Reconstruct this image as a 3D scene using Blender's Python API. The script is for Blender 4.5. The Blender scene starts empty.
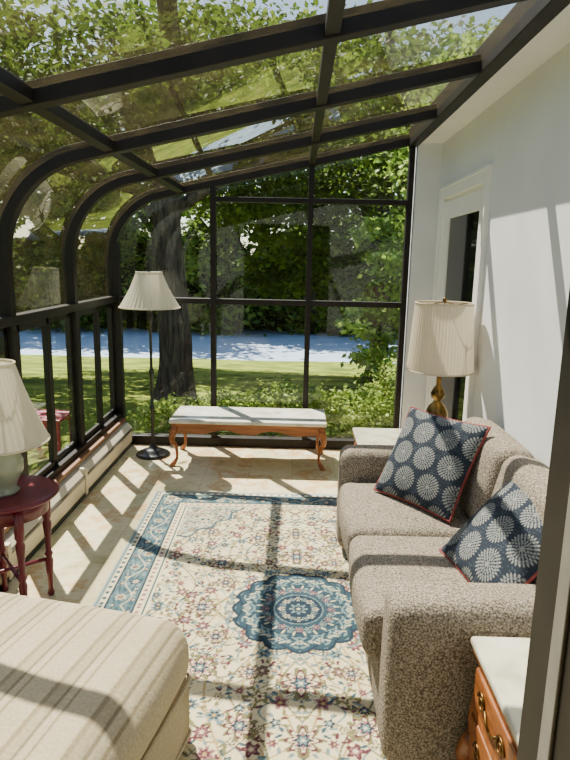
import bpy, math, random
import numpy as np
from mathutils import Vector, Matrix
random.seed(3)
COL = bpy.context.scene.collection

def S(r, g, b, a=1.0):
    def c(v):
        v /= 255.0
        return v/12.92 if v <= .04045 else ((v+.055)/1.055)**2.4
    return (c(r), c(g), c(b), a)

# ------------------------------------------------------------------ materials
def newmat(name):
    m = bpy.data.materials.new(name); m.use_nodes = True
    nt = m.node_tree; nt.nodes.clear()
    out = nt.nodes.new('ShaderNodeOutputMaterial')
    return m, nt, out

def noise_mat(name, c1, c2, scale=5, rough=.6, detail=4, bump=0.0, bscale=None, metallic=0, c3=None, stretch=(1,1,1), lo=.35, hi=.65, spec=.5, bdist=.01):
    m, nt, out = newmat(name)
    N = nt.nodes; L = nt.links
    tc = N.new('ShaderNodeTexCoord'); mp = N.new('ShaderNodeMapping')
    mp.inputs['Scale'].default_value = stretch
    L.new(tc.outputs['Object'], mp.inputs['Vector'])
    nz = N.new('ShaderNodeTexNoise'); nz.inputs['Scale'].default_value = scale; nz.inputs['Detail'].default_value = detail
    L.new(mp.outputs[0], nz.inputs['Vector'])
    cr = N.new('ShaderNodeValToRGB')
    cr.color_ramp.elements[0].position = lo; cr.color_ramp.elements[0].color = c1
    cr.color_ramp.elements[1].position = hi; cr.color_ramp.elements[1].color = c2
    if c3:
        e = cr.color_ramp.elements.new((lo+hi)/2); e.color = c3
    L.new(nz.outputs['Fac'], cr.inputs['Fac'])
    bs = N.new('ShaderNodeBsdfPrincipled')
    bs.inputs['Roughness'].default_value = rough; bs.inputs['Metallic'].default_value = metallic
    bs.inputs['Specular IOR Level'].default_value = spec
    L.new(cr.outputs[0], bs.inputs['Base Color'])
    if bump:
        n2 = N.new('ShaderNodeTexNoise'); n2.inputs['Scale'].default_value = bscale or scale*4; n2.inputs['Detail'].default_value = 3
        L.new(mp.outputs[0], n2.inputs['Vector'])
        b = N.new('ShaderNodeBump'); b.inputs['Strength'].default_value = bump; b.inputs['Distance'].default_value = bdist
        L.new(n2.outputs['Fac'], b.inputs['Height']); L.new(b.outputs[0], bs.inputs['Normal'])
    L.new(bs.outputs[0], out.inputs[0])
    return m

def glass_mat(name, tint, dirt_haze=0.0, refl=1.0, base=.03):
    m, nt, out = newmat(name); N = nt.nodes; L = nt.links
    tr = N.new('ShaderNodeBsdfTransparent'); tr.inputs[0].default_value = tint
    gl = N.new('ShaderNodeBsdfGlossy'); gl.inputs['Roughness'].default_value = .01; gl.inputs[0].default_value = (.9,.93,.92,1)
    lw = N.new('ShaderNodeLayerWeight'); lw.inputs['Blend'].default_value = .5
    pw = N.new('ShaderNodeMath'); pw.operation = 'POWER'; pw.inputs[1].default_value = 4.5
    ma = N.new('ShaderNodeMath'); ma.operation = 'MULTIPLY_ADD'; ma.inputs[1].default_value = .9*refl; ma.inputs[2].default_value = base
    L.new(lw.outputs['Facing'], pw.inputs[0]); L.new(pw.outputs[0], ma.inputs[0])
    mx = N.new('ShaderNodeMixShader')
    L.new(ma.outputs[0], mx.inputs[0]); L.new(tr.outputs[0], mx.inputs[1]); L.new(gl.outputs[0], mx.inputs[2])
    last = mx
    if dirt_haze:
        tc = N.new('ShaderNodeTexCoord')
        nz = N.new('ShaderNodeTexNoise'); nz.inputs['Scale'].default_value = 3.5; nz.inputs['Detail'].default_value = 8; nz.inputs['Roughness'].default_value=.7
        L.new(tc.outputs['Object'], nz.inputs['Vector'])
        mr = N.new('ShaderNodeMapRange'); mr.inputs[1].default_value = .42; mr.inputs[2].default_value = .7
        mr.inputs[3].default_value = dirt_haze*.25; mr.inputs[4].default_value = dirt_haze
        L.new(nz.outputs['Fac'], mr.inputs[0])
        df = N.new('ShaderNodeBsdfDiffuse'); df.inputs[0].default_value = S(134,124,94)  # dirt film, its colour paled to stand in for milky reflections
        tl = N.new('ShaderNodeBsdfTranslucent'); tl.inputs[0].default_value = S(112,100,66)
        ad = N.new('ShaderNodeMixShader'); ad.inputs[0].default_value = .35
        L.new(df.outputs[0], ad.inputs[1]); L.new(tl.outputs[0], ad.inputs[2])
        m2 = N.new('ShaderNodeMixShader')
        L.new(mr.outputs[0], m2.inputs[0]); L.new(mx.outputs[0], m2.inputs[1]); L.new(ad.outputs[0], m2.inputs[2])
        last = m2
    L.new(last.outputs[0], out.inputs[0])
    return m

def attr_mat(name, rough=.9, transl=0.0, bump=0, bscale=300, bdist=.003, noise_amt=0.0):
    m, nt, out = newmat(name); N = nt.nodes; L = nt.links
    at = N.new('ShaderNodeAttribute'); at.attribute_name = 'Col'
    bs = N.new('ShaderNodeBsdfPrincipled'); bs.inputs['Roughness'].default_value = rough; bs.inputs['Specular IOR Level'].default_value = .25
    L.new(at.outputs['Color'], bs.inputs['Base Color'])
    if bump:
        tc = N.new('ShaderNodeTexCoord')
        n2 = N.new('ShaderNodeTexNoise'); n2.inputs['Scale'].default_value = bscale
        L.new(tc.outputs['Object'], n2.inputs['Vector'])
        b = N.new('ShaderNodeBump'); b.inputs['Strength'].default_value = bump; b.inputs['Distance'].default_value = bdist
        L.new(n2.outputs['Fac'], b.inputs['Height']); L.new(b.outputs[0], bs.inputs['Normal'])
    if transl:
        tl = N.new('ShaderNodeBsdfTranslucent'); L.new(at.outputs['Color'], tl.inputs[0])
        mx = N.new('ShaderNodeMixShader'); mx.inputs[0].default_value = transl
        L.new(bs.outputs[0], mx.inputs[1]); L.new(tl.outputs[0], mx.inputs[2]); L.new(mx.outputs[0], out.inputs[0])
    else:
        L.new(bs.outputs[0], out.inputs[0])
    return m

def shade_mat(name, col, t=.45):
    m, nt, out = newmat(name); N = nt.nodes; L = nt.links
    df = N.new('ShaderNodeBsdfDiffuse'); df.inputs[0].default_value = col
    tl = N.new('ShaderNodeBsdfTranslucent'); tl.inputs[0].default_value = col
    mx = N.new('ShaderNodeMixShader'); mx.inputs[0].default_value = t
    L.new(df.outputs[0], mx.inputs[1]); L.new(tl.outputs[0], mx.inputs[2]); L.new(mx.outputs[0], out.inputs[0])
    return m

def fabric_mat(name, c1, c2, c3, scale=170, bump=.6):
    m, nt, out = newmat(name); N = nt.nodes; L = nt.links
    tc = N.new('ShaderNodeTexCoord')
    n1 = N.new('ShaderNodeTexNoise'); n1.inputs['Scale'].default_value = scale; n1.inputs['Detail'].default_value = 2
    v = N.new('ShaderNodeTexVoronoi'); v.inputs['Scale'].default_value = scale*.75
    L.new(tc.outputs['Object'], n1.inputs['Vector']); L.new(tc.outputs['Object'], v.inputs['Vector'])
    cr = N.new('ShaderNodeValToRGB')
    cr.color_ramp.elements[0].position=.35; cr.color_ramp.elements[0].color=c1
    cr.color_ramp.elements[1].position=.64; cr.color_ramp.elements[1].color=c3
    e=cr.color_ramp.elements.new(.5); e.color=c2
    L.new(n1.outputs['Fac'], cr.inputs['Fac'])
    bs = N.new('ShaderNodeBsdfPrincipled'); bs.inputs['Roughness'].default_value=.95; bs.inputs['Specular IOR Level'].default_value=.15
    L.new(cr.outputs[0], bs.inputs['Base Color'])
    b = N.new('ShaderNodeBump'); b.inputs['Strength'].default_value=bump; b.inputs['Distance'].default_value=.003
    L.new(v.outputs['Distance'], b.inputs['Height']); L.new(b.outputs[0], bs.inputs['Normal'])
    L.new(bs.outputs[0], out.inputs[0])
    return m

def stripe_mat(name):
    m, nt, out = newmat(name); N = nt.nodes; L = nt.links
    tc = N.new('ShaderNodeTexCoord'); sp = N.new('ShaderNodeSeparateXYZ'); L.new(tc.outputs['Object'], sp.inputs[0])
    mu = N.new('ShaderNodeMath'); mu.operation='MULTIPLY'; mu.inputs[1].default_value=7.0; L.new(sp.outputs['X'], mu.inputs[0])
    fr = N.new('ShaderNodeMath'); fr.operation='FRACT'; L.new(mu.outputs[0], fr.inputs[0])
    cr = N.new('ShaderNodeValToRGB'); cr.color_ramp.interpolation='LINEAR'
    el = cr.color_ramp.elements
    A=S(192,180,152); B=S(154,141,114); C=S(176,165,137); D=S(140,129,106)
    el[0].position=0; el[0].color=A; el[1].position=1; el[1].color=A
    for p,c in ((.28,A),(.31,B),(.37,B),(.40,C),(.55,C),(.58,D),(.61,D),(.64,A),(.75,A),(.78,B),(.80,B),(.83,A)):
        e=el.new(p); e.color=c
    L.new(fr.outputs[0], cr.inputs[0])
    nz=N.new('ShaderNodeTexNoise'); nz.inputs['Scale'].default_value=120
    L.new(tc.outputs['Object'], nz.inputs['Vector'])
    mr=N.new('ShaderNodeMapRange'); mr.inputs[3].default_value=.62; mr.inputs[4].default_value=1.25
    L.new(nz.outputs['Fac'], mr.inputs[0])
    mx=N.new('ShaderNodeMix'); mx.data_type='RGBA'; mx.blend_type='MULTIPLY'; mx.inputs[0].default_value=1
    L.new(cr.outputs[0], mx.inputs[6]); L.new(mr.outputs[0], mx.inputs[7])
    bs=N.new('ShaderNodeBsdfPrincipled'); bs.inputs['Roughness'].default_value=.9; bs.inputs['Specular IOR Level'].default_value=.15
    L.new(mx.outputs[2], bs.inputs['Base Color'])
    b=N.new('ShaderNodeBump'); b.inputs['Strength'].default_value=.4; b.inputs['Distance'].default_value=.003
    L.new(nz.outputs['Fac'], b.inputs['Height']); L.new(b.outputs[0], bs.inputs['Normal'])
    L.new(bs.outputs[0], out.inputs[0])
    return m

def floor_mat():
    m, nt, out = newmat('floor_stone'); N = nt.nodes; L = nt.links
    tc=N.new('ShaderNodeTexCoord')
    n1=N.new('ShaderNodeTexNoise'); n1.inputs['Scale'].default_value=3.2; n1.inputs['Detail'].default_value=7; n1.inputs['Roughness'].default_value=.65
    L.new(tc.outputs['Object'], n1.inputs['Vector'])
    cr=N.new('ShaderNodeValToRGB'); el=cr.color_ramp.elements
    el[0].position=.3; el[0].color=S(160,148,100); el[1].position=.72; el[1].color=S(220,212,184)
    for p,c in ((.42,S(200,188,142)),(.5,S(214,202,164)),(.57,S(194,156,102)),(.63,S(212,202,168))):
        e=el.new(p); e.color=c
    L.new(n1.outputs['Fac'], cr.inputs[0])
    br=N.new('ShaderNodeTexBrick'); br.offset=0; br.inputs['Scale'].default_value=1
    br.inputs['Brick Width'].default_value=.33; br.inputs['Row Height'].default_value=.33; br.inputs['Mortar Size'].default_value=.004
    br.inputs['Color1'].default_value=(1,1,1,1); br.inputs['Color2'].default_value=(.88,.9,.86,1); br.inputs['Mortar'].default_value=(.78,.75,.68,1)
    L.new(tc.outputs['Object'], br.inputs['Vector'])
    mx=N.new('ShaderNodeMix'); mx.data_type='RGBA'; mx.blend_type='MULTIPLY'; mx.inputs[0].default_value=1
    L.new(cr.outputs[0], mx.inputs[6]); L.new(br.outputs[0], mx.inputs[7])
    bs=N.new('ShaderNodeBsdfPrincipled'); bs.inputs['Roughness'].default_value=.34
    L.new(mx.outputs[2], bs.inputs['Base Color']); L.new(bs.outputs[0], out.inputs[0])
    return m

M_frame = noise_mat('dark_bronze_frame', S(22,18,16), S(31,26,23), 6, .5, spec=.25)
M_black = noise_mat('black_iron', S(14,14,14), S(24,23,22), 10, .35)
M_wall  = noise_mat('white_plaster', S(206,209,214), S(217,220,224), 2, .75, bump=.05, bscale=60)
M_trim  = noise_mat('white_trim_paint', S(224,225,222), S(232,232,229), 2, .45)
M_hall  = noise_mat('hall_paint', S(120,114,104), S(130,124,114), 2, .8)
M_floor = floor_mat()
M_glass = glass_mat('window_glass', (.95,.97,.95,1), .018, 1.0, .03)
M_roofg = glass_mat('roof_glass', (.71,.70,.62,1), .22, .95, .06)
M_dglass= noise_mat('door_glass_dark_room', S(8,10,10), S(14,16,16), 3, .05, spec=.2)  # near-black stands in for the unlit room behind the pane
M_heat  = noise_mat('heater_enamel', S(200,189,166), S(210,199,176), 5, .45)
M_wood  = noise_mat('honey_wood', S(112,60,26), S(158,96,48), 9, .35, stretch=(1,1,6), bump=.05)
M_woodx = noise_mat('honey_wood_long', S(118,64,30), S(162,100,52), 9, .35, stretch=(.4,5,5))
M_sill  = noise_mat('sill_wood', S(110,72,44), S(140,96,62), 8, .5, stretch=(6,.5,6))
M_marb  = noise_mat('marble_top', S(180,178,158), S(216,213,198), 9, .14, detail=8, c3=S(206,202,184))
M_burg  = noise_mat('burgundy_paint', S(84,14,32), S(106,24,44), 8, .3)
M_brass = noise_mat('aged_brass', S(84,64,34), S(140,112,60), 14, .3, metallic=.9)
M_ceram = noise_mat('celadon_ceramic', S(128,138,126), S(150,158,144), 6, .2)
M_shade = shade_mat('pleated_shade', S(226,220,200), .35)
M_shade2= shade_mat('linen_shade', S(212,202,182), .28)
M_bulb  = shade_mat('bulb_glass', S(235,235,230), .3)
M_tweed = fabric_mat('tweed_upholstery', S(86,78,69), S(130,121,109), S(166,157,144), 170, .7)
M_strp  = stripe_mat('striped_upholstery')
M_grass = noise_mat('grass', S(78,92,32), S(142,152,60), 1.1, .95, detail=8, c3=S(110,124,44), bump=.6, bscale=40, bdist=.05, spec=.1)
M_water = noise_mat('lake_water', S(134,156,180), S(164,182,200), 1.2, .6, stretch=(1,5,1), spec=.4)  # pale blue base colour carries the sky's reflection
M_bark  = noise_mat('bark', S(34,28,22), S(90,77,63), 7, .95, detail=8, stretch=(3,3,.5), bump=1, bscale=12, bdist=.08)
M_leaf  = attr_mat('leaf_green', .6, .45)
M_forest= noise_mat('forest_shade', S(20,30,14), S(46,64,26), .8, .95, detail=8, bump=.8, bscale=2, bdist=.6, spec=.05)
M_rug   = attr_mat('rug_wool', .95, 0, .5, 350, .003)
M_pill  = attr_mat('printed_cotton', .9, 0, .25, 400, .002)
M_pipe  = noise_mat('russet_piping', S(116,44,46), S(140,62,60), 60, .8)
M_stone = noise_mat('stone', S(76,72,62), S(120,116,102), 4, .9, bump=.5)
M_alu   = noise_mat('brushed_aluminium', S(118,116,110), S(136,134,128), 8, .45)
M_jamb  = noise_mat('door_jamb_brown', S(26,23,21), S(38,34,31), 8, .5, spec=.3)
M_knob  = noise_mat('brass_pull', S(90,66,34), S(120,92,50), 20, .4, metallic=.9)
M_soil  = noise_mat('mulch', S(60,46,34), S(96,78,58), 12, .95, bump=.6)
M_red   = noise_mat('red_garden_paint', S(130,18,40), S(150,28,52), 5, .4)

# ------------------------------------------------------------------ mesh tools
def link(name, me, mat, parent=None, smooth=False, bevel=0, autosm=False):
    ob = bpy.data.objects.new(name, me); COL.objects.link(ob)
    if mat: me.materials.append(mat)
    if smooth:
        me.polygons.foreach_set('use_smooth', [True]*len(me.polygons))
    if bevel:
        b = ob.modifiers.new('bevel', 'BEVEL'); b.width = bevel; b.segments = 2; b.limit_method = 'ANGLE'; b.angle_limit = math.radians(40)
    if parent: ob.parent = parent
    return ob

def empty(name):
    e = bpy.data.objects.new(name, None); COL.objects.link(e); e.empty_display_size = .1
    return e

class MB:
    def __init__(s): s.v=[]; s.f=[]
    def add(s, vs, fs):
        o=len(s.v); s.v+= [tuple(v) for v in vs]; s.f += [tuple(i+o for i in f) for f in fs]
        return s
    def box(s,x0,x1,y0,y1,z0,z1):
        return s.add([(x0,y0,z0),(x1,y0,z0),(x1,y1,z0),(x0,y1,z0),(x0,y0,z1),(x1,y0,z1),(x1,y1,z1),(x0,y1,z1)],
              [(0,3,2,1),(4,5,6,7),(0,1,5,4),(1,2,6,5),(2,3,7,6),(3,0,4,7)])
    def prism_xz(s, poly, y0, y1):
        n=len(poly)
        vs=[(p[0],y0,p[1]) for p in poly]+[(p[0],y1,p[1]) for p in poly]
        fs=[tuple(range(n)), tuple(range(2*n-1,n-1,-1))]+[(i,i+n,(i+1)%n+n,(i+1)%n) for i in range(n)]
        return s.add(vs,fs)
    def prism_yz(s, poly, x0, x1):
        n=len(poly)
        vs=[(x0,p[0],p[1]) for p in poly]+[(x1,p[0],p[1]) for p in poly]
        fs=[tuple(range(n-1,-1,-1)), tuple(range(n,2*n))]+[(i,(i+1)%n,(i+1)%n+n,i+n) for i in range(n)]
        return s.add(vs,fs)
    def lathe(s, prof, c=(0,0,0), seg=32, pleat=0, npl=0, cap=True):
        vs=[];fs=[];n=len(prof)
        for i in range(seg):
            a=2*math.pi*i/seg
            for r,z in prof:
                k=1+(pleat*math.cos(npl*a) if pleat else 0)
                vs.append((c[0]+r*k*math.cos(a), c[1]+r*k*math.sin(a), c[2]+z))
        for i in range(seg):
            j=(i+1)%seg
            for k in range(n-1):
                fs.append((i*n+k, j*n+k, j*n+k+1, i*n+k+1))
        if cap:
            fs.append(tuple(i*n for i in range(seg-1,-1,-1))); fs.append(tuple(i*n+n-1 for i in range(seg)))
        return s.add(vs,fs)
    def tube(s, pts, rad, seg=10, closed=False, ridge=0.0):
        P=[Vector(p) for p in pts]; n=len(P)
        if not hasattr(rad,'__len__'): rad=[rad]*n
        vs=[];fs=[]
        up=None
        for i in range(n):
            if closed: t=(P[(i+1)%n]-P[i-1]).normalized()
            else: t=(P[min(i+1,n-1)]-P[max(i-1,0)]).normalized()
            if up is None:
                up=Vector((0,0,1)) if abs(t.z)<.9 else Vector((1,0,0))
            a=(up-t*up.dot(t)).normalized(); up=a; b=t.cross(a)
            for k in range(seg):
                an=2*math.pi*k/seg
                q=1+ridge*(math.sin(an*11+i*.7)+.7*math.sin(an*17-i*.5)+.9*math.sin(an*5+i*.2)) if ridge else 1
                vs.append(P[i]+(a*math.cos(an)+b*math.sin(an))*rad[i]*q)
        m=n if closed else n-1
        for i in range(m):
            j=(i+1)%n
            for k in range(seg):
                l=(k+1)%seg
                fs.append((i*seg+k,i*seg+l,j*seg+l,j*seg+k))
        if not closed:
            fs.append(tuple(range(seg-1,-1,-1))); fs.append(tuple((n-1)*seg+k for k in range(seg)))
        return s.add(vs,fs)
    def rbox(s, c, h, r, k=4, m=6, puff=(0,0,0), rot=None):
        def ax(H):
            a=[-H + r*i/k for i in range(k)]
            a+=[-(H-r)+2*(H-r)*i/m for i in range(m+1)]
            a+=[H - r*(k-1-i)/k for i in range(k)]
            return a
        A=[ax(h[i]) for i in range(3)]
        idx={}; vs=[]; fs=[]
        def vert(i,j,l):
            key=(i,j,l)
            if key in idx: return idx[key]
            p=[A[0][i],A[1][j],A[2][l]]
            q=[max(-(h[t]-r),min(h[t]-r,p[t])) for t in range(3)]
            d=Vector([p[t]-q[t] for t in range(3)])
            if d.length>1e-9: d=d.normalized()*r
            w=[q[t]+d[t] for t in range(3)]
            u=[w[t]/h[t] for t in range(3)]
            f=[(1-u[t]**2) if abs(u[t])<1 else 0 for t in range(3)]
            o=[w[0]+puff[0]*u[0]*f[1]*f[2], w[1]+puff[1]*u[1]*f[0]*f[2], w[2]+puff[2]*u[2]*f[0]*f[1]]
            v=Vector(o)
            if rot is not None: v=rot@v
            idx[key]=len(vs); vs.append(tuple(v+Vector(c))); return idx[key]
        n=[len(a) for a in A]
        for i in range(n[0]-1):
            for j in range(n[1]-1):
                fs.append((vert(i,j,0),vert(i,j+1,0),vert(i+1,j+1,0),vert(i+1,j,0)))
                e=n[2]-1; fs.append((vert(i,j,e),vert(i+1,j,e),vert(i+1,j+1,e),vert(i,j+1,e)))
        for i in range(n[0]-1):
            for l in range(n[2]-1):
                fs.append((vert(i,0,l),vert(i+1,0,l),vert(i+1,0,l+1),vert(i,0,l+1)))
                e=n[1]-1; fs.append((vert(i,e,l),vert(i,e,l+1),vert(i+1,e,l+1),vert(i+1,e,l)))
        for j in range(n[1]-1):
            for l in range(n[2]-1):
                fs.append((vert(0,j,l),vert(0,j,l+1),vert(0,j+1,l+1),vert(0,j+1,l)))
                e=n[0]-1; fs.append((vert(e,j,l),vert(e,j+1,l),vert(e,j+1,l+1),vert(e,j,l+1)))
        return s.add(vs,fs)
    def done(s,name,mat,parent=None,smooth=False,bevel=0):
        me=bpy.data.meshes.new(name); me.from_pydata(s.v,[],s.f); me.update()
        return link(name,me,mat,parent,smooth,bevel)

def quad_mesh(name, V, F, cols, mat, parent=None, smooth=False):
    me=bpy.data.meshes.new(name)
    me.vertices.add(len(V)); me.vertices.foreach_set('co', V.astype(np.float32).ravel())
    me.loops.add(F.size); me.loops.foreach_set('vertex_index', F.astype(np.int32).ravel())
    me.polygons.add(len(F)); me.polygons.foreach_set('loop_start', (np.arange(len(F))*4).astype(np.int32))
    me.polygons.foreach_set('loop_total', np.full(len(F),4,dtype=np.int32))
    me.update(calc_edges=True)
    if cols is not None:
        a=me.color_attributes.new('Col','FLOAT_COLOR','POINT')
        c=np.ones((len(V),4),dtype=np.float32); c[:,:3]=cols
        a.data.foreach_set('color', c.ravel())
    return link(name,me,mat,parent,smooth)

# ------------------------------------------------------------------ room profile
YB=5.03; XL=-1.5; XR=1.12; ZRAIL=1.26
def profile(off=0.0, zbase=1.26, x_end=.93):
    pts=[(XL-off, zbase)]
    zs=1.58; R=.50; a_end=math.radians(90-12.5)
    cx=XL+R
    for i in range(0,15):
        a=a_end*i/14
        pts.append((cx-(R+off)*math.cos(a), zs+(R+off)*math.sin(a)))
    x0,z0=pts[-1]; t=math.tan(math.radians(12.5))
    for k in range(1,7):
        x=x0+(x_end-x0)*k/6
        pts.append((x, z0+(x-x0)*t))
    return pts
def roof_z(x, off=0):
    P=profile(off)
    for (a,b),(c,d) in zip(P,P[1:]):
        if a<=x<=c and c>a: return b+(d-b)*(x-a)/(c-a)
    return P[-1][1]

# floor
MB().box(-1.60,1.24,-1.6,YB+.04,-.12,0).done('floor',M_floor)

RY=[5.03,4.10,3.17,2.24,1.31,.80]
ceiling=empty('ceiling')
rb=MB()
def bar(y,w,o0,o1):
    inn=profile(o0,0.2); out=profile(o1,0.2); n=len(inn)
    vs=[];fs=[]
    for (x,z),(X,Z) in zip(inn,out):
        vs.extend([(x,y-w,z),(x,y+w,z),(X,y+w,Z),(X,y-w,Z)])
    for i in range(n-1):
        for k in range(4):
            l=(k+1)%4
            fs.append((i*4+k,(i+1)*4+k,(i+1)*4+l,i*4+l))
    fs.append((0,1,2,3)); fs.append(((n-1)*4+3,(n-1)*4+2,(n-1)*4+1,(n-1)*4))
    rb.add(vs,fs)
for y in RY:
    bar(y,.032,0,.06); bar(y,.02,.06,.085)
rb.done('rafters',M_frame,ceiling,bevel=.004)
pb=MB()
for x in (-.95,.10):
    z=roof_z(x)
    pb.add([(x-.025,.8,z+.005),(x+.025,.8,z+.015),(x+.025,YB,z+.015),(x-.025,YB,z+.005),
            (x-.025,.8,z+.055),(x+.025,.8,z+.066),(x+.025,YB,z+.066),(x-.025,YB,z+.055)],
           [(0,3,2,1),(4,5,6,7),(0,1,5,4),(1,2,6,5),(2,3,7,6),(3,0,4,7)])
pb.done('purlins',M_frame,ceiling,bevel=.003)
MB().box(.86,.935,.8,YB+.03,2.50,2.64).done('ridge_beam',M_frame,ceiling,bevel=.005)
g=MB(); P=profile(.05)
vs=[(x,.8,z) for x,z in P]+[(x,YB,z) for x,z in P]; n=len(P)
g.add(vs,[(i,i+1,i+1+n,i+n) for i in range(n-1)])
g.done('roof_glass',M_roofg,ceiling,smooth=True)
MB().box(.935,XR+.12,.72,YB+.08,2.52,2.64).done('soffit',M_trim,ceiling)

# ---------------- back glazed wall
w1=empty('window_1')
b=MB()
for x in (-1.49,-.69,.10,.89):
    zt = 1.7 if x<-1.4 else roof_z(x)+.02
    b.box(x-.022,x+.022,YB-.035,YB+.035,.02,zt)
b.box(-1.5,.9,YB-.034,YB+.034,ZRAIL-.03,ZRAIL+.015)
b.box(-.69,.9,YB-.034,YB+.034,2.05,2.09)
b.box(-1.5,.9,YB-.04,YB+.04,.0,.08)
b.done('window_frame',M_frame,w1,bevel=.004)
P=profile(.02)
poly=[(-1.5,.05)]+P[:]+[(.93,.05)]
b=MB(); b.add([(x,YB+.01,z) for x,z in poly],[tuple(range(len(poly)))]); b.done('pane',M_glass,w1)
MB().box(-1.58,1.25,YB+.04,YB+.12,-.26,.02).done('trim_1',M_stone)

# ---------------- left glazed wall
w2=empty('window_2')
b=MB()
b.box(XL-.06,XL+.01,.8,YB,ZRAIL-.03,ZRAIL+.02)
b.box(XL-.06,XL+.02,.8,YB,.22,.28)
for i in range(len(RY)-1):
    y1,y0=RY[i],RY[i+1]
    ym=(y0+y1)/2
    b.box(XL-.045,XL-.01,ym-.03,ym+.03,.28,ZRAIL-.03)
    for (a,c,xo) in ((y0+.032,ym,-.012),(ym,y1-.032,-.035)):
        b.box(XL+xo-.02,XL+xo+.005,a,a+.035,.28,ZRAIL-.03)
        b.box(XL+xo-.02,XL+xo+.005,c-.035,c,.28,ZRAIL-.03)
        b.box(XL+xo-.02,XL+xo+.005,a,c,.28,.32)
        b.box(XL+xo-.02,XL+xo+.005,a,c,ZRAIL-.075,ZRAIL-.03)
b.done('window_frame',M_frame,w2,bevel=.003)
b=MB(); b.add([(XL-.025,.8,.25),(XL-.025,YB,.25),(XL-.025,YB,ZRAIL),(XL-.025,.8,ZRAIL)],[(0,1,2,3)]); b.done('pane',M_glass,w2)
MB().box(XL-.10,XL+.0,.72,YB+.06,-.26,.22).done('wall_left',M_wall)
MB().box(XL+.0,XL+.06,.9,YB-.04,.215,.24).done('trim_2',M_sill,bevel=.004)
h=empty('baseboard_heater')
poly=[(XL+.02,.015),(XL+.105,.03),(XL+.11,.12),(XL+.105,.16),(XL+.075,.195),(XL+.02,.205)]
MB().prism_xz(poly,.9,YB-.05).done('cover',M_heat,h,bevel=.004)
hb=MB()
hb.box(XL+.1055,XL+.114,.92,YB-.07,.135,.150)
hb.box(XL+.09,XL+.108,.92,YB-.07,.0,.03)
hb.done('slots',M_black,h)
hb=MB()
for y in (1.6,2.7,3.8): hb.box(XL+.02,XL+.116,y,y+.035,.012,.2)
hb.done('joint_plates',M_heat,h,bevel=.003)

# ---------------- right wall, with door opening
DY0,DY1,DZ=3.76,4.78,2.08
MB().box(XR,XR+.12,.72,DY0,0,2.56).box(XR,XR+.12,DY1,YB+.08,0,2.56).box(XR,XR+.12,DY0,DY1,DZ,2.56).done('wall_right',M_wall)
MB().box(.925,XR,YB-.05,YB+.08,0,2.53).done('wall_back',M_wall,bevel=.004)
MB().box(XR-.014,XR,.86,DY0-.09,0,.09).done('baseboard_right',M_trim,bevel=.004)
d=empty('door_1')
b=MB()
b.box(XR-.022,XR+.002,DY0-.09,DY0,0,DZ+.09).box(XR-.022,XR+.002,DY1,DY1+.09,0,DZ+.09).box(XR-.022,XR+.002,DY0,DY1,DZ,DZ+.09)
b.box(XR,XR+.11,DY0-.001,DY0+.02,0,DZ).box(XR,XR+.11,DY1-.02,DY1+.001,0,DZ).box(XR,XR+.11,DY0,DY1,DZ-.02,DZ)
b.box(XR-.030,XR-.02,DY0-.088,DY0-.068,0,DZ+.088).box(XR-.030,XR-.02,DY1+.068,DY1+.088,0,DZ+.088).box(XR-.030,XR-.02,DY0-.068,DY1+.068,DZ+.068,DZ+.088)
b.done('casing',M_trim,d)
b=MB(); x0,x1=XR+.005,XR+.045
b.box(x0,x1,DY0+.02,DY0+.13,.01,DZ-.02).box(x0,x1,DY1-.13,DY1-.02,.01,DZ-.02).box(x0,x1,DY0+.13,DY1-.13,DZ-.15,DZ-.02).box(x0,x1,DY0+.13,DY1-.13,.01,.3)
b.done('door_slab',M_trim,d,bevel=.004)
MB().box(x0+.012,x0+.022,DY0+.12,DY1-.12,.29,DZ-.14).done('door_lite',M_dglass,d)
b=MB(); b.lathe([(.012,0),(.012,.03),(.026,.035),(.03,.05),(.02,.065)],seg=16)
o=b.done('door_knob',M_knob,d,smooth=True); o.rotation_euler=(0,-math.pi/2,0); o.location=(x0,DY0+.075,1.0)

# ---------------- near wall with doorway, and the unseen hall round the camera, added to lower fill light
def zr(x): return roof_z(x)-.0 if x<.86 else 2.5
left=[(XL,0),(-.8,0),(-.8,zr(-.8))]+[(x,z) for x,z in profile(0,.2)[::-1] if x<-.81]
right=[(.46,0),(XR,0),(XR,2.5),(.46,zr(.46))]
head=[(-.8,2.12),(.46,2.12),(.46,zr(.46)),(-.8,zr(-.8))]
MB().prism_xz(left,.72,.84).prism_xz(right,.72,.84).prism_xz(head,.72,.84).done('wall_near',M_wall)
MB().box(-1.60,-1.50,-1.6,.72,0,2.5).done('wall_hall_left',M_hall)
MB().box(1.12,1.24,-1.6,.72,0,2.5).done('wall_hall_right',M_hall)
MB().box(-1.60,1.24,-1.7,-1.6,0,2.5).done('wall_hall_back',M_hall)
MB().box(-1.60,1.24,-1.7,.80,2.5,2.6).done('ceiling_hall',M_hall)
d2=empty('door_2')
b=MB()
b.box(.392,.46,.70,.885,0,2.12).box(-.8,-.745,.70,.885,0,2.12).box(-.8,.46,.70,.885,2.07,2.12)
b.done('jamb',M_jamb,d2,bevel=.006)
b=MB(); b.box(.425,.452,.688,.702,0,2.1); b.box(.387,.393,.765,.80,0,2.07)
b.done('weatherstrip',M_alu,d2,bevel=.002)

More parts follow.
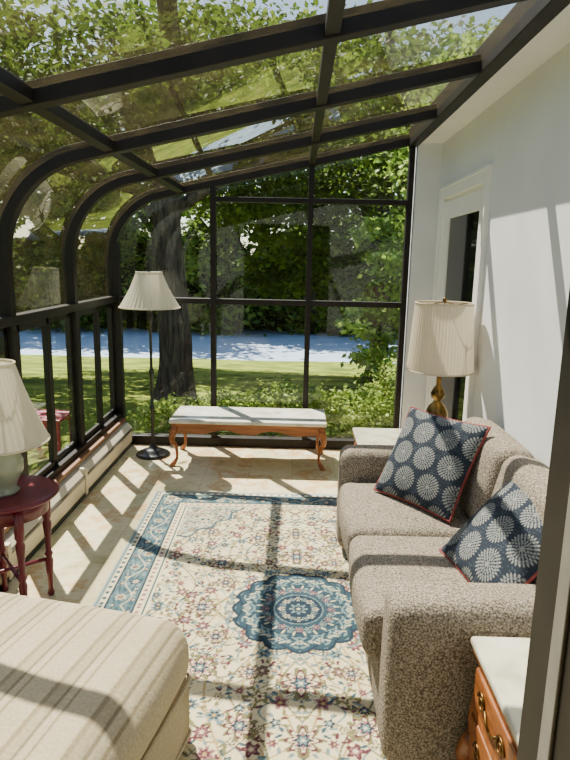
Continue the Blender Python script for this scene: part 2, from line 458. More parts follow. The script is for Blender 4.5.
# ------------------------------------------------------------------ rug
def rug():
    W,Lh=.97,1.42; st=.0045
    a=np.arange(0,W+1e-6,st); bb=np.arange(0,Lh+1e-6,st)
    A,B=np.meshgrid(a,bb,indexing='ij')
    def C(*c): return np.array(S(*c)[:3])
    cream=C(214,203,168); cream2=C(190,183,156); navy=C(34,50,66); teal=C(54,82,94); sky=C(112,134,138)
    burg=C(92,50,60); rose=C(142,104,108); olive=C(116,112,80); gold=C(172,148,104); brown=C(90,72,62)
    img=np.zeros(A.shape+(3,)); img[:]=cream
    rng=np.random.RandomState(5)
    def put(mask,c): img[mask]=c
    def ros(cx,cy,R,k,c1,c2,c3,ph=0,c4=None):
        i0=max(0,int((cx-R*1.1)/st)); i1=int((cx+R*1.1)/st)+2; j0=max(0,int((cy-R*1.1)/st)); j1=int((cy+R*1.1)/st)+2
        if i1<=0 or j1<=0 or i0>=len(a) or j0>=len(bb): return
        X=A[i0:i1,j0:j1]-cx; Y=B[i0:i1,j0:j1]-cy
        r=np.hypot(X,Y); th=np.arctan2(Y,X)
        e=R*(.78+.22*np.cos(k*th+ph)); sub=img[i0:i1,j0:j1]
        sub[r<e]=c1
        if c4 is not None: sub[r<e*.8]=c4
        sub[r<e*.6]=c2; sub[r<R*.22]=c3
    def leaf(cx,cy,L,w,ang,c):
        i0=max(0,int((cx-L)/st)); i1=int((cx+L)/st)+2; j0=max(0,int((cy-L)/st)); j1=int((cy+L)/st)+2
        if i0>=len(a) or j0>=len(bb) or i1<=0 or j1<=0: return
        X=A[i0:i1,j0:j1]-cx; Y=B[i0:i1,j0:j1]-cy
        u=X*math.cos(ang)+Y*math.sin(ang); v=-X*math.sin(ang)+Y*math.cos(ang)
        img[i0:i1,j0:j1][(u/L)**2+(v/w)**2<1]=c
    for (kx,ky,am,ph,c) in ((16,9,1.3,0,olive),(9,15,1.4,1.2,sky),(22,5,1.8,2.2,gold)):
        f=np.sin(kx*A+am*np.sin(ky*B+ph)); put(np.abs(f)<.05*kx/12,c)
        f=np.sin(kx*B+am*np.sin(ky*A*1.7+ph)); put(np.abs(f)<.045*kx/12,c)
    sp=.082
    pal=[(burg,rose,cream),(navy,sky,cream),(rose,burg,gold),(sky,cream,burg),(brown,rose,cream),(sky,navy,gold),(olive,cream,burg)]
    for i in range(int(W/sp)+2):
        for j in range(int(Lh/sp)+2):
            cx=i*sp+rng.uniform(-.025,.025); cy=(j+.5*(i%2))*sp+rng.uniform(-.025,.025)
            t=rng.rand()
            c1,c2,c3=pal[rng.randint(len(pal))]
            R=.036 if t<.3 else (.022 if t<.7 else .015)
            ros(cx,cy,R,rng.randint(5,9),c1,c2,c3)
            for q in range(5):
                an=rng.uniform(0,6.28); rr=R+.016
                leaf(cx+rr*math.cos(an),cy+rr*math.sin(an),.015,.006,an+rng.uniform(-.6,.6),[olive,teal,burg,sky,olive][q])
    for (cx,cy,R) in ((0,.50,.08),(0,.78,.065),(.45,0,.07),(.40,.42,.07),(.22,.72,.06),(.5,.78,.055),(.2,.44,.045),(.36,.22,.05)):
        ros(cx,cy,R*1.15,9,olive,cream,cream); ros(cx,cy,R,8,burg,rose,gold,0,cream); ros(cx,cy,R*.5,6,navy,sky,cream)
    # spandrels
    u=(W-.27-A)/.36; v=(Lh-.27-B)/.46
    ss=np.power(np.clip(u,0,9),1.3)+np.power(np.clip(v,0,9),1.3)
    th=np.arctan2(v,u); lim=1+.07*np.cos(14*th)
    sp_m=(ss<lim); put(sp_m&(ss>lim*.94),teal)
    m2=(ss<lim*.94); put(m2, img[m2]*.6+sky*.4)
    for q in range(34):
        cx=W-.27-rng.uniform(0,.34); cy=Lh-.27-rng.uniform(0,.42)
        if ((W-.27-cx)/.36)**1.3+((Lh-.27-cy)/.46)**1.3<.85:
            c=[(burg,cream,navy),(cream,rose,burg),(navy,cream,burg),(cream2,teal,navy)][q%4]; ros(cx,cy,rng.uniform(.02,.032),6,*c)
    # medallion: dark teal lobed field with small flowers, navy heart
    r=np.hypot(A/.95,B); th=np.arctan2(B,A/.95)
    lob=1+.09*np.abs(np.cos(8*th))
    put((r<.335*lob)&(r>.325*lob),sky)
    put((r<.30*lob),navy); m=(r<.285*lob); img[m]=teal*.5+navy*.5
    fl=np.sin(16*th+4*np.sin(r*60))*np.sin(r*95); put(m&(fl>.68)&(r>.12),sky); put(m&(fl<-.72)&(r>.12),navy)
    for k in range(0,9):
        an=k*math.pi/16
        ros(.248*.95*math.cos(an),.248*math.sin(an),.024 if k%2==0 else .016,6,sky,cream2,navy)
        leaf(.225*.95*math.cos(an+.1),.225*math.sin(an+.1),.020,.005,an+1.0,sky)
        leaf(.26*.95*math.cos(an+.1),.26*math.sin(an+.1),.018,.005,an-.8,cream2)
    for k in range(0,7):
        an=k*math.pi/12
        ros(.160*.95*math.cos(an),.160*math.sin(an),.020,6,sky if k%2 else rose,navy,cream2)
        leaf(.190*.95*math.cos(an+.13),.190*math.sin(an+.13),.016,.005,an,cream2)
    put(r<.118,navy); put((r<.121)&(r>.116),sky)
    for k in range(0,5):
        an=k*math.pi/8; ros(.082*.95*math.cos(an),.082*math.sin(an),.018,5,sky if k%2 else cream2,navy,cream2)
    ros(0,0,.045,8,sky,navy,cream2)
    # borders
    e=np.minimum(W-A,Lh-B); s=np.where(W-A<Lh-B,B,A)
    put(e<.27,cream)
    put((e<.262)&(e>.25),teal)
    put((e<.245)&(e>.215),cream); put((e<.24)&(e>.22)&(np.sin(s*150)>0),rose)
    bm=(e<.21)&(e>.075); img[bm]=(teal*.55+sky*.40)
    f=np.sin(s*60+3*np.sin(e*60))*np.sin(e*110); put(bm&(f>.5),sky); put(bm&(f<-.5),teal)
    put((e<.213)&(e>.205),navy)
    vine=np.abs((e-.142)-.032*np.sin(s*22))<.004; put(vine&bm,cream2)
    def bros(t,d,R,k,c1,c2,c3):
        if t<W-.1: ros(t,Lh-d,R,k,c1,c2,c3)
        if t<Lh-.1: ros(W-d,t,R,k,c1,c2,c3)
    for k in range(0,22):
        t=k*math.pi/22*1.0+.02
        c=[(cream2,burg,gold),(navy,cream,rose),(cream2,navy,rose)][k%3]
        bros(t+.05,.142+(.018 if k%2 else -.018),.030,7,*c)
        bros(t-.02,.142+(.04 if k%2 else -.04),.016,5,navy,cream,navy)
        bros(t+.03,.142-(.045 if k%2 else -.045),.015,5,burg,cream,burg)
        bros(t+.09,.142-(.035 if k%2 else -.035),.013,5,cream,teal,cream)
    ros(W-.142,Lh-.142,.05,8,cream,navy,gold)
    put((e<.075)&(e>.067),navy)
    put((e<.067)&(e>.035),cream); put((e<.06)&(e>.042)&(np.sin(s*130)>.1),teal)
    put((e<.035)&(e>.018),sky); put(e<.018,cream2)
    full=np.concatenate([img[:0:-1],img],0); full=np.concatenate([full[:,:0:-1],full],1)
    full=full*(1+rng.normal(0,.06,full.shape[:2]))[...,None]
    full=np.clip(full,0,1)
    xs=np.concatenate([-a[:0:-1],a]); ys=np.concatenate([-bb[:0:-1],bb])
    nx,ny=len(xs),len(ys)
    X,Y=np.meshgrid(xs,ys,indexing='ij')
    Z=np.full(X.shape,.010)
    ed=np.minimum(W-np.abs(X),Lh-np.abs(Y)); Z[ed<.004]=.001
    V=np.stack([X.ravel(),Y.ravel(),Z.ravel()],1)
    I=np.arange(nx*ny).reshape(nx,ny)
    F=np.stack([I[:-1,:-1],I[1:,:-1],I[1:,1:],I[:-1,1:]],-1).reshape(-1,4)
    o=quad_mesh('area_rug',V,F,full.reshape(-1,3),M_rug)
    o.location=(.045,2.53,0.0); o.rotation_euler=(0,0,math.radians(1.0))
rug()

# ------------------------------------------------------------------ sofa
sf=empty('loveseat_sofa')
MB().rbox((.695,2.41,.18),(.385,.78,.13),.03,puff=(.01,0,0)).done('base',M_tweed,sf,smooth=True)
b=MB()
b.rbox((.61,2.10,.370),(.355,.305,.092),.045,puff=(.02,.004,.02))
b.rbox((.61,2.715,.370),(.355,.305,.092),.045,puff=(.02,.004,.02))
b.done('seat_cushions',M_tweed,sf,smooth=True)
b=MB()
b.rbox((.69,1.69,.325),(.385,.095,.285),.055,puff=(.006,.008,.008))
b.rbox((.68,3.13,.325),(.42,.095,.285),.055,puff=(.006,.008,.008))
b.done('arms',M_tweed,sf,smooth=True)
MB().rbox((1.03,2.41,.41),(.065,.80,.36),.05).done('back_frame',M_tweed,sf,smooth=True)
b=MB(); R=Matrix.Rotation(math.radians(12),3,'Y')
b.rbox((.92,2.10,.635),(.09,.305,.20),.06,puff=(.025,.004,.01),rot=R)
b.rbox((.92,2.715,.635),(.09,.305,.20),.06,puff=(.025,.004,.01),rot=R)
b.done('back_cushions',M_tweed,sf,smooth=True)
b=MB()
for x in (.38,1.02):
    for y in (1.70,3.12): b.lathe([(.018,.011),(.025,.06)],(x,y,0),12)
b.done('feet',M_wood,sf)

# ------------------------------------------------------------------ pillows
def pillow(name, center, ex, up, size, seed):
    ex=Vector(ex).normalized(); up=Vector(up).normalized(); up=(up-ex*up.dot(ex)).normalized(); nn=ex.cross(up)
    n=210; h=size/2
    g=np.linspace(-1,1,n); U,Vv=np.meshgrid(g,g,indexing='ij')
    X=U*h*(1-.055*(1-Vv**2)); Y=Vv*h*(1-.055*(1-U**2))
    T=.07*np.power(np.clip((1-U**2)*(1-Vv**2),0,1),.45)
    T=T+.004*np.sin(U*5+seed)*np.cos(Vv*4)*(1-U**2)*(1-Vv**2)
    def C(*c): return np.array(S(*c)[:3])
    navy=C(34,43,56); pale=C(134,136,134); mid=C(66,76,88)
    col=np.zeros(U.shape+(3,)); col[:]=navy
    u=U*h; v=Vv*h
    f=np.sin(u*260+2*np.sin(v*150))*np.sin(v*240+2*np.sin(u*170)); col[f>.66]=mid
    p=.142
    for i in range(-3,4):
        for j in range(-3,4):
            cx=(i+.5*(j%2))*p+.02; cy=j*p*.87-.01
            r=np.hypot(u-cx,v-cy); th=np.arctan2(v-cy,u-cx)
            Rr=.060
            col[r<Rr*1.06]=navy
            for k,(r0,r1,npet) in enumerate(((.82,1.02,26),(.64,.84,22),(.46,.66,18),(.28,.48,12),(.12,.30,8))):
                t=np.clip((r/Rr-r0)/(r1-r0),0,1)
                pet=np.cos(npet*th+(k%2)*math.pi)
                col[(r>Rr*r0)&(r<Rr*r1)&(pet>-.40+1.4*t**2)]=pale
                col[(r>Rr*r0)&(r<Rr*r1)&(pet<-.40+1.4*t**2)]=mid if k in(1,3) else navy
            col[(r<Rr*.12)]=pale
    c0=np.array(center)
    def world(z):
        return c0+X[...,None]*np.array(ex)+Y[...,None]*np.array(up)+z[...,None]*np.array(nn)
    Vf=world(T).reshape(-1,3); Vb=world(-T).reshape(-1,3)
    I=np.arange(n*n).reshape(n,n)
    F=np.stack([I[:-1,:-1],I[1:,:-1],I[1:,1:],I[:-1,1:]],-1).reshape(-1,4)
    Fb=F[:,::-1]+n*n
    e=empty(name)
    quad_mesh('cover',np.vstack([Vf,Vb]),np.vstack([F,Fb]),np.vstack([col.reshape(-1,3)]*2),M_pill,e,smooth=True)
    ed=[]
    for s in np.linspace(-1,1,24)[:-1]: ed.append((s,-1))
    for s in np.linspace(-1,1,24)[:-1]: ed.append((1,s))
    for s in np.linspace(1,-1,24)[:-1]: ed.append((s,1))
    for s in np.linspace(1,-1,24)[:-1]: ed.append((-1,s))
    pts=[]
    for s,t in ed:
        x=s*h*(1-.055*(1-t*t)); y=t*h*(1-.055*(1-s*s))
        pts.append(Vector(center)+ex*x+up*y)
    MB().tube(pts,.0065,6,closed=True).done('piping',M_pipe,e,smooth=True)
pillow('throw_pillow',(.650,2.735,.682),(.62,-.78,0),(.40,.32,.84),.46,1)
pillow('throw_pillow.001',(.79,2.02,.645),(.16,-.98,0),(.68,.11,.72),.46,4)

# ------------------------------------------------------------------ cabriole leg helper
def cabriole(b, x, y, H, dx, dy, r=.022, zb=0.0):
    pts=[];rad=[]
    for i in range(13):
        t=i/12
        z=zb+(H-zb)*(1-t)
        o=.028*math.sin(t*math.pi*1.0)*(1 if t<.5 else .55) - .022*math.sin(max(0,(t-.35))/.65*math.pi)+ (.03*max(0,t-.85)/.15)
        pts.append((x+dx*o,y+dy*o,z)); rad.append(r*(1.25-.0*t if t<.2 else max(.5,1.25-1.0*(t-.2)/.6)) if t<.9 else r*.85)
    b.tube(pts,rad,10)

ct=empty('coffee_table')
cx,cy=-.35,4.67; hx,hy=.61,.235; H=.345
b=MB(); b.rbox((cx,cy,H+.019),(hx,hy,.016),.014); b.done('marble_slab',M_marb,ct,smooth=False,bevel=0)
b=MB()
b.box(cx-hx+.02,cx+hx-.02,cy-hy+.02,cy+hy-.02,H-.022,H+.003)
def apron(n,L):
    top=[(L*(1-2*i/n)) for i in range(n+1)]
    bot=[]
    for i in range(n+1):
        t=-1+2*i/n
        z=-.045-.018*math.cos(t*math.pi*3)*(1-abs(t)**3)-.02*abs(t)**4
        bot.append((t*L,z))
    return bot+[(x,0) for x in top]
ap=apron(40,hx-.04)
b.prism_xz([(cx+x,H-.02+z) for x,z in ap],cy-hy+.03,cy-hy+.05)
b.prism_xz([(cx+x,H-.02+z) for x,z in ap],cy+hy-.05,cy+hy-.03)
ap=apron(30,hy-.04)
b.prism_yz([(cy+x,H-.02+z) for x,z in ap],cx-hx+.03,cx-hx+.05)
b.prism_yz([(cy+x,H-.02+z) for x,z in ap],cx+hx-.05,cx+hx-.03)
b.done('apron',M_woodx,ct,bevel=.002)
b=MB()
for sx in (-1,1):
    for sy in (-1,1): cabriole(b,cx+sx*(hx-.045),cy+sy*(hy-.045),H-.01,sx,sy,.023)
b.done('legs',M_wood,ct,smooth=True)

et=empty('end_table')
x0,x1,y0,y1,H=.40,1.0,3.44,3.93,.50
MB().rbox(((x0+x1)/2,(y0+y1)/2,H-.012),((x1-x0)/2,(y1-y0)/2,.013),.011).done('marble_slab',M_marb,et)
b=MB(); b.box(x0+.02,x1-.02,y0+.02,y1-.02,H-.15,H-.024); b.box(x0+.005,x1-.005,y0+.005,y1-.005,H-.045,H-.024)
b.done('body',M_woodx,et,bevel=.004)
b=MB()
for x in (x0+.045,x1-.045):
    for y in (y0+.045,y1-.045): cabriole(b,x,y,H-.1,1 if x>.7 else -1,1 if y>3.6 else -1,.024,.011)
b.done('legs',M_wood,et,smooth=True)

# ------------------------------------------------------------------ lamps
def shade(b, c, rb_, rt, z0, z1, pl=.012, npl=56, curve=.0):
    prof=[]
    for i in range(9):
        t=i/8; r=rb_+(rt-rb_)*t - curve*math.sin(math.pi*t)
        prof.append((r,z0+(z1-z0)*t))
    b.lathe(prof,c,npl*4,pleat=pl,npl=npl,cap=False)
def rings(b,c,rb_,rt,z0,z1):
    for r,z in ((rb_,z0),(rt,z1)):
        pts=[(c[0]+r*math.cos(a),c[1]+r*math.sin(a),c[2]+z) for a in [2*math.pi*i/48 for i in range(48)]]
        b.tube(pts,.005,6,closed=True)
def spider(b,c,rt,zt,zh):
    for k in range(3):
        a=k*2.094+.4
        b.tube([(c[0],c[1],zh),(c[0]+rt*.5*math.cos(a),c[1]+rt*.5*math.sin(a),zt-.012),(c[0]+rt*math.cos(a),c[1]+rt*math.sin(a),zt)],.003,5)

fl=empty('floor_lamp'); c=(-1.15,4.72,0)
b=MB(); b.lathe([(.0,0),(.135,0),(.14,.012),(.125,.025),(.09,.032),(.085,.045),(.05,.055),(.03,.075),(.018,.10),(.013,.13),(.013,.38),(.02,.39),(.02,.41),(.012,.42),(.012,.66),(.019,.67),(.022,.70),(.015,.72),(.011,.74),(.011,1.10),(.02,1.11),(.024,1.14),(.015,1.16),(.015,1.22)],c,28)
b.lathe([(.003,1.2),(.003,1.46)],c,6); b.lathe([(.012,1.485),(.014,1.495),(.006,1.51)],c,12); spider(b,c,.11,1.475,1.485)
b.done('stand',M_black,fl,smooth=True)
b=MB(); b.lathe([(.012,1.22),(.03,1.26),(.034,1.30),(.02,1.34),(.005,1.36)],c,16); b.done('bulb',M_bulb,fl,smooth=True)
b=MB(); shade(b,c,.235,.10,1.215,1.485,.014,40,.012); b.done('shade',M_shade,fl,smooth=True)
b=MB(); rings(b,c,.236,.101,1.215,1.485); b.done('shade_trim',M_shade,fl,smooth=True)

tl=empty('table_lamp'); c=(.895,3.66,.50)
b=MB(); b.lathe([(.0,0),(.085,0),(.088,.015),(.07,.03),(.045,.04),(.03,.06),(.03,.075),(.055,.10),(.07,.145),(.068,.19),(.05,.23),(.028,.25),(.02,.265),(.04,.28),(.045,.31),(.03,.34),(.016,.36),(.014,.45)],c,28)
b.lathe([(.003,.45),(.003,.87)],c,6); b.lathe([(.012,.875),(.014,.885),(.005,.90)],c,12); spider(b,(c[0],c[1],0),.17,c[2]+.865,c[2]+.873)
b.done('base',M_brass,tl,smooth=True)
b=MB(); shade(b,c,.20,.172,.455,.865,.008,60); b.done('shade',M_shade2,tl,smooth=True)
b=MB(); rings(b,c,.201,.173,.455,.865); b.done('shade_trim',M_shade2,tl,smooth=True)

tl=empty('table_lamp.001'); c=(-1.285,2.49,.565)
b=MB(); b.lathe([(.0,0),(.07,0),(.075,.012),(.06,.025),(.07,.05),(.095,.10),(.098,.14),(.08,.185),(.045,.215),(.028,.225),(.03,.235)],c,28); b.done('base',M_ceram,tl,smooth=True)
b=MB(); b.lathe([(.012,.23),(.012,.30),(.003,.31),(.003,.59),(.012,.595),(.005,.615)],c,10); spider(b,(c[0],c[1],0),.08,c[2]+.58,c[2]+.59); b.done('harp',M_brass,tl,smooth=True)
b=MB(); shade(b,c,.208,.085,.235,.58,.012,44,.008); b.done('shade',M_shade,tl,smooth=True)
b=MB(); rings(b,c,.209,.086,.235,.58); b.done('shade_trim',M_shade,tl,smooth=True)

st=empty('round_side_table'); c=(-1.27,2.50,0)
b=MB(); b.lathe([(.0,.54),(.195,.54),(.215,.545),(.222,.553),(.215,.562),(.2,.565),(0.0,.565)],c,40,cap=False)
b.lathe([(.165,.47),(.172,.468),(.172,.54),(.165,.54)],c,40,cap=False)
leg=[(.012,0),(.017,.012),(.011,.04),(.014,.1),(.019,.18),(.013,.2),(.02,.215),(.013,.23),(.015,.3),(.021,.37),(.014,.39),(.021,.405),(.021,.54)]
for k in range(4):
    a=math.radians(-50+90*k); b.lathe(leg,(c[0]+.165*math.cos(a),c[1]+.165*math.sin(a),0),12)
for k in range(2):
    a=math.radians(-50+90*k); p=Vector((c[0],c[1],.19)); dd=Vector((math.cos(a),math.sin(a),0))*.165
    b.tube([p-dd,p,p+dd],.009,8)
b.done('table',M_burg,st,smooth=True)

# ------------------------------------------------------------------ ottoman
ot=empty('ottoman')
b=MB(); b.rbox((0,0,.350),(.41,.43,.115),.10,k=6,puff=(.02,.02,.02)); b.done('cushion',M_strp,ot,smooth=True)
b=MB(); b.rbox((0,0,.145),(.40,.415,.120),.04,puff=(.012,.012,0)); b.done('base',M_strp,ot,smooth=True)
b=MB()
def loop(hx,hy,z,r):
    pts=[]
    for sx,sy,a0 in ((1,1,0),(-1,1,90),(-1,-1,180),(1,-1,270)):
        for k in range(6):
            a=math.radians(a0+k*18); pts.append((sx*(hx-r)+r*math.cos(a),sy*(hy-r)+r*math.sin(a),z))
    return pts
b.tube(loop(.411,.430,.262,.08),.008,8,closed=True); b.tube(loop(.402,.417,.05,.04),.007,8,closed=True)
b.done('welting',M_strp,ot,smooth=True)
b=MB()
for x in (-.33,.33):
    for y in (-.35,.35): b.lathe([(.02,0),(.026,.03)],(x,y,0),12)
b.done('feet',M_wood,ot)
ot.location=(-.79,1.42,0.011); ot.rotation_euler=(0,0,math.radians(-12))

# ------------------------------------------------------------------ nightstand (bottom right)
ns=empty('nightstand')
x0,x1,y0,y1,H=.525,.95,1.16,1.565,.55
b=MB(); b.rbox(((x0+x1)/2,(y0+y1)/2,H-.012),((x1-x0)/2,(y1-y0)/2,.013),.010); b.done('marble_slab',M_marb,ns)
b=MB(); n=12
prof=[]
for i in range(n+1):
    t=i/n; z=.17+(H-.026-.17)*t; xo=x0+.03-.018*math.sin(t*math.pi)-.006*math.sin(t*6)
    prof.append((xo,z))
poly=prof+[(x1-.02,H-.026),(x1-.02,.17)]
b.prism_xz(poly,y0+.02,y1-.02)
b.box(x0+.008,x1-.01,y0+.01,y1-.01,H-.045,H-.025)
b.done('body',M_woodx,ns,bevel=.004)
b=MB()
b.rbox((x0+.017,(y0+y1)/2,.43),(.010,.155,.055),.008)
b.rbox((x0+.015,(y0+y1)/2,.27),(.010,.155,.07),.008)
b.done('drawers',M_wood,ns,smooth=True)
b=MB()
ym=(y0+y1)/2
for s in (-1,1):
    for z0_ in (.43,.27):
        pts=[]
        for i in range(26):
            t=i/25*math.pi*3.2; rr=.030*(1-i/30)
            pts.append((x0+.004,ym+s*(.075+rr*math.cos(t)),z0_+rr*math.sin(t)))
        b.tube(pts,.0035,6)
        b.tube([(x0+.004,ym+s*.045,z0_+.0),(x0+.002,ym+s*.025,z0_-.02),(x0+.002,ym,z0_-.026)],.004,6)
b.done('carving',M_knob,ns,smooth=True)
b=MB()
for x in (x0+.035,x1-.045):
    for y in (y0+.04,y1-.04): cabriole(b,x,y,.24,1 if x>.7 else -1,1 if y>1.36 else -1,.028,.011)
b.done('legs',M_wood,ns,smooth=True)

# ------------------------------------------------------------------ outside
def gz(x,y):
    t=min(1,max(0,(y-6.5)/21.5)); z=-.32-2.75*t**1.15
    if y>28: z-= (y-28)*.5
    return max(z,-6)
xs=np.concatenate([np.linspace(-60,-12,18),np.linspace(-11,11,50),np.linspace(12,60,18)]); ys=np.concatenate([np.linspace(-8,32,110),np.array([35,40,50,70,90])])
X,Y=np.meshgrid(xs,ys,indexing='ij')
Z=np.vectorize(gz)(X,Y)+.03*np.sin(X*.9)*np.sin(Y*.7)
V=np.stack([X.ravel(),Y.ravel(),Z.ravel()],1); I=np.arange(X.size).reshape(X.shape)
F=np.stack([I[:-1,:-1],I[1:,:-1],I[1:,1:],I[:-1,1:]],-1).reshape(-1,4)
quad_mesh('lawn',V,F,None,M_grass,smooth=True)
b=MB(); b.add([(-90,27.0,-3.02),(90,27.0,-3.02),(90,100,-3.02),(-90,100,-3.02)],[(0,1,2,3)]); b.done('lake',M_water)

def leaf_cloud(name, blobs, n, size, palette, seed, parent=None, clump=.22, nclump=40, flat=.5):
    rng=np.random.RandomState(seed)
    bl=np.array(blobs,float); wts=np.power(bl[:,3]*bl[:,4]*bl[:,5],.75); wts/=wts.sum()
    cc=[];cr=[];cb=[]
    for k in range(len(bl)):
        m=max(6,int(nclump*wts[k]*len(bl)))
        d=rng.normal(size=(m,3)); d/=np.linalg.norm(d,axis=1)[:,None]
        r=rng.uniform(.35,1,size=(m,1))**.5
        cc.append(bl[k,:3]+d*r*bl[k,3:6]); cr.append(np.tile(bl[k,3:6]*clump,(m,1)))
        cb.append(np.full(m,wts[k]/m))
    cc=np.vstack(cc); cr=np.vstack(cr); cb=np.concatenate(cb); cb/=cb.sum()
    ix=rng.choice(len(cc),n,p=cb)
    pos=cc[ix]+rng.normal(size=(n,3))*cr[ix]*np.array([1,1,.6])
    nr=rng.normal(size=(n,3)); nr[:,2]=np.abs(nr[:,2])+flat; nr/=np.linalg.norm(nr,axis=1)[:,None]
    t=rng.normal(size=(n,3)); t-=nr*(t*nr).sum(1)[:,None]; t/=np.linalg.norm(t,axis=1)[:,None]
    bt=np.cross(nr,t)
    s=(size*rng.uniform(.6,1.3,size=(n,1)))
    v0=pos-t*s*.5; v1=pos+bt*s*.33-t*s*.05; v2=pos+t*s*.55-nr*s*.12; v3=pos-bt*s*.33-t*s*.05
    V=np.stack([v0,v1,v2,v3],1).reshape(-1,3)
    F=np.arange(n*4).reshape(n,4)
    pal=np.array([S(*c)[:3] for c in palette])
    ci=rng.rand(len(cc))[ix]*.7+rng.rand(n)*.3
    fi=ci*(len(pal)-1); lo=np.floor(fi).astype(int).clip(0,len(pal)-2); fr=(fi-lo)[:,None]
    col=pal[lo]*(1-fr)+pal[lo+1]*fr
    return quad_mesh(name,V,F,np.repeat(col,4,axis=0),M_leaf,parent)

def tree(name, x, y, h, r, blobs, n, size, pal, seed, branches=()):
    e=empty(name); g0=gz(x,y)
    b=MB(); K=36
    pts=[(x+.05*math.sin(i*.3),y+.04*math.cos(i*.43),g0-.02+h*i/K) for i in range(K+1)]
    rad=[r*(1+.55*math.exp(-i/1.6)-.55*i/K) for i in range(K+1)]
    b.tube(pts,rad,64,ridge=.035)
    for (z0,dx,dy,dz) in branches:
        p0=Vector((x,y,z0)); p1=p0+Vector((dx,dy,dz))
        b.tube([p0,p0.lerp(p1,.35)+Vector((0,0,.1)),p0.lerp(p1,.7)+Vector((0,0,.12)),p1],[r*.4,r*.28,r*.18,r*.06],8)
    b.done('trunk',M_bark,e,smooth=True)
    leaf_cloud('foliage',blobs,n,size,pal,seed,e)
    return e
DARK=[(40,56,22),(74,98,36),(116,138,56)]
MID=[(52,72,26),(94,120,44),(142,164,68)]
BRI=[(84,114,44),(134,164,66),(190,210,106)]
tree('maple_tree',-1.72,8.3,6.0,.235,[(-3.2,9.0,3.6,2.0,1.6,1.2),(-1.3,9.6,3.9,1.8,1.5,1.1),(-2.4,8.6,2.4,.8,.8,.35),(-4.4,9.0,3.0,1.4,1.2,1.2),(-3.3,9.2,1.6,.8,.7,.6)],16000,.12,DARK,1,[(2.2,1.8,.6,.9),(2.0,-1.7,.5,1.1),(2.9,.9,.8,1.2)])
tree('maple_tree.001',1.75,12.8,7.0,.2,[(.4,12.2,4.4,2.6,1.8,1.6),(-.9,11.8,2.8,1.1,1.0,.9),(1.4,12.6,2.4,1.4,1.2,1.2),(.2,12.0,1.9,1.0,.8,.8),(-.5,12.2,1.2,.7,.6,.5),(1.0,12.2,.9,.7,.6,.6)],22000,.14,MID,2,[(2.2,-1.6,-.4,.9),(2.5,-2.5,-.4,.9),(1.4,-1.8,-.5,.3)])
tree('maple_tree.002',2.9,9.0,5.0,.13,[(2.4,8.6,2.8,1.2,1.2,1.2),(1.9,8.2,1.5,.75,.8,.6),(2.3,8.5,.5,1.0,.8,.7),(3.4,9.2,3.6,1.5,1.3,1.3),(1.1,8.2,.75,.55,.5,.4),(1.35,8.1,.15,.6,.5,.45),(1.1,8.3,1.9,.5,.5,.35)],26000,.09,BRI,3,[(1.2,-1.5,-.5,.2),(1.9,-1.3,-.5,.4)])
tree('maple_tree.003',-7.5,12.5,8.0,.25,[(-7.5,12.5,5.0,2.8,2.4,2.2),(-5.6,13.5,3.6,2.0,1.6,1.4),(-9.5,12.0,4.0,2.2,2,2)],12000,.2,MID,4,[(3,1.5,.5,1),(3,-1.5,.5,1)])
tree('maple_tree.004',-9.5,6.5,8.0,.25,[(-9.5,6.5,5.0,2.6,2.6,2.4),(-10.5,8.5,3.0,2,2,1.6),(-9.0,4.5,3.4,1.8,2,1.5)],12000,.18,MID,5,[(2.5,1.5,.5,1),(2.5,-1,-1,1)])
tree('maple_tree.005',-3.6,18.0,9.5,.24,[(-3.2,17.5,6.5,2.8,2.4,1.8),(-1.0,17.5,5.6,2.2,1.8,1.5),(1.4,18.5,5.6,2.2,2,1.6),(-5.5,18,5.2,2,2,1.5)],17000,.22,MID,6,[(4,2.4,-.5,1.2),(4,-1.8,0,1)])
tree('maple_tree.006',4.6,20.0,9.5,.25,[(4.5,19.5,6.0,2.8,2.4,2.0),(2.8,20,4.0,1.8,1.8,1.4),(6.0,19,4.0,2.2,2,2)],13000,.22,MID,7,[(4,-2,-.5,1.2)])
def belt(name, pts, n, size, h, seed, pal, zb, top=.7):
    e=empty(name)
    rng=np.random.RandomState(seed); blobs=[]
    for (x,y) in pts:
        hh=h*rng.uniform(.85,1.1); z0=zb(x,y)
        for k in range(3):
            blobs.append((x+rng.uniform(-1,1)*h*.12,y+rng.uniform(-1,1),z0+hh*(.2+.3*k),h*.22,h*.12,h*.19))
    leaf_cloud('foliage',blobs,n,size,pal,seed,e,clump=.25,nclump=26)
    b=MB()
    for (x,y) in pts: b.tube([(x,y,zb(x,y)-.05),(x+.2,y,zb(x,y)+h*.4),(x,y,zb(x,y)+h*.8)],[h*.02,h*.015,h*.006],8)
    b.done('trunks',M_bark,e,smooth=True)
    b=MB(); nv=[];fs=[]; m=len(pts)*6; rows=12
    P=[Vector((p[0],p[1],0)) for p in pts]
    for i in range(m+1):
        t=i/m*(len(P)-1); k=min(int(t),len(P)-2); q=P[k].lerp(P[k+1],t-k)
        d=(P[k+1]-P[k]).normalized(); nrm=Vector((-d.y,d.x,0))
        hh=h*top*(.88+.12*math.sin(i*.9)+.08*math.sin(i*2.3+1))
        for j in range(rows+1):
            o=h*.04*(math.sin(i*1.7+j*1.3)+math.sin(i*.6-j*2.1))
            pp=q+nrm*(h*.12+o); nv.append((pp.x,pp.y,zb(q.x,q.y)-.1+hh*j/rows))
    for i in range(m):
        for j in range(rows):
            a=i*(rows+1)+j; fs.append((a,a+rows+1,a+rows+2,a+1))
    b.add(nv,fs); b.done('thicket',M_forest,e,smooth=True)
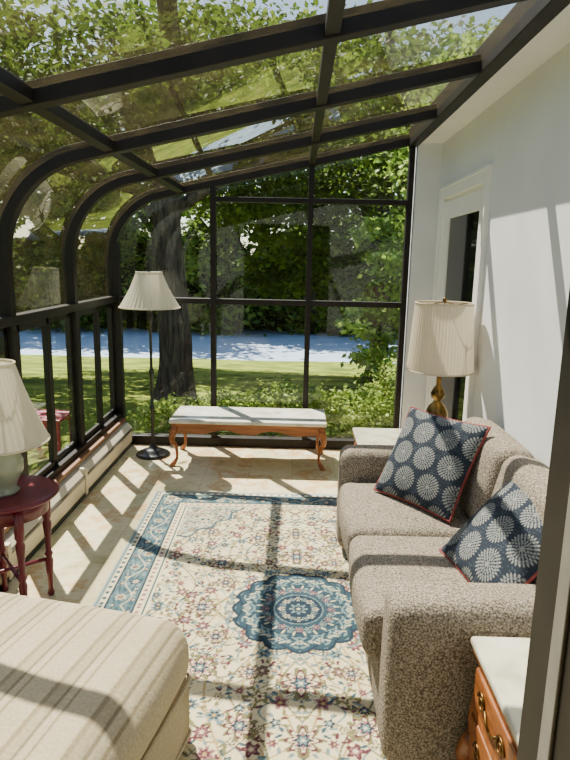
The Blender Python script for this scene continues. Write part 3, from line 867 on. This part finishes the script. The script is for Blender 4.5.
belt('lakeside_forest',[(x,38.0+.8*math.sin(x)) for x in range(-34,32,5)],64000,.45,15,11,DARK+[(130,152,62)],lambda x,y:-3.3,.5)
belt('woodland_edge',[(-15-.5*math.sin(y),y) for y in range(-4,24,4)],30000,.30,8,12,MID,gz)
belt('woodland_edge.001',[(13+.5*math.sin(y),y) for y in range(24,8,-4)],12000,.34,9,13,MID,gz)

SH=[(84,108,40),(136,160,60),(194,206,108)]
leaf_cloud('garden_shrub',[(-.55,5.78,.05,.45,.28,.26),(.0,5.8,.14,.4,.28,.28)],5500,.045,SH,21,nclump=60)
leaf_cloud('garden_shrub.001',[(.55,5.8,.12,.45,.28,.28),(1.1,5.9,.22,.4,.3,.42)],5600,.045,SH,22,nclump=60)
leaf_cloud('garden_shrub.002',[(-1.2,6.0,-.02,.4,.3,.2)],2400,.045,SH,23,nclump=50)
b=MB(); b.box(-1.6,1.7,5.2,6.3,-.30,-.26); b.done('flower_bed_soil',M_soil,bevel=.015)
gc=empty('garden_side_table'); gx,gy,g0=-2.33,5.45,-.30
b=MB()
for k in range(4): b.box(gx-.20,gx+.20,gy-.20+k*.102,gy-.11+k*.102,g0+.40,g0+.425)
b.box(gx-.18,gx+.18,gy-.18,gy-.16,g0+.33,g0+.40).box(gx-.18,gx+.18,gy+.16,gy+.18,g0+.33,g0+.40)
for sx in (-1,1):
    for sy in (-1,1): b.box(gx+sx*.165-.018,gx+sx*.165+.018,gy+sy*.165-.018,gy+sy*.165+.018,g0,g0+.40)
b.done('table',M_red,gc,bevel=.004)

# ------------------------------------------------------------------ light
w=bpy.data.worlds.new('sky'); bpy.context.scene.world=w; w.use_nodes=True
nt=w.node_tree; bg=nt.nodes['Background']; sky=nt.nodes.new('ShaderNodeTexSky'); sky.sky_type='NISHITA'; sky.sun_disc=False
sky.sun_elevation=math.radians(54); sky.sun_rotation=math.radians(-35)
nt.links.new(sky.outputs[0],bg.inputs[0]); bg.inputs[1].default_value=.37
sd=bpy.data.lights.new('sun','SUN'); sd.energy=21.0; sd.angle=math.radians(.5); sd.color=(1,.94,.83)
so=bpy.data.objects.new('sun',sd); COL.objects.link(so); so.location=(-4,6,12)
so.rotation_euler=Vector((-.40,.57,1.0)).to_track_quat('Z','Y').to_euler()

# ------------------------------------------------------------------ camera
cd=bpy.data.cameras.new('camera'); co=bpy.data.objects.new('camera',cd); COL.objects.link(co)
cd.sensor_fit='VERTICAL'; cd.sensor_height=36; cd.lens=600/760*36; cd.clip_start=.02; cd.clip_end=500
th=math.radians(11.3); ya=.0155; ro=.021
fw=Vector((-ya,math.cos(th),-math.sin(th))).normalized()
rt=fw.cross(Vector((0,0,1))).normalized(); up=rt.cross(fw)
r2=(rt+ro*up).normalized(); u2=(up-ro*rt).normalized()
M=Matrix((r2,u2,-fw)).transposed().to_4x4(); M.translation=Vector((0,0,1.6)); co.matrix_world=M
bpy.context.scene.camera=co
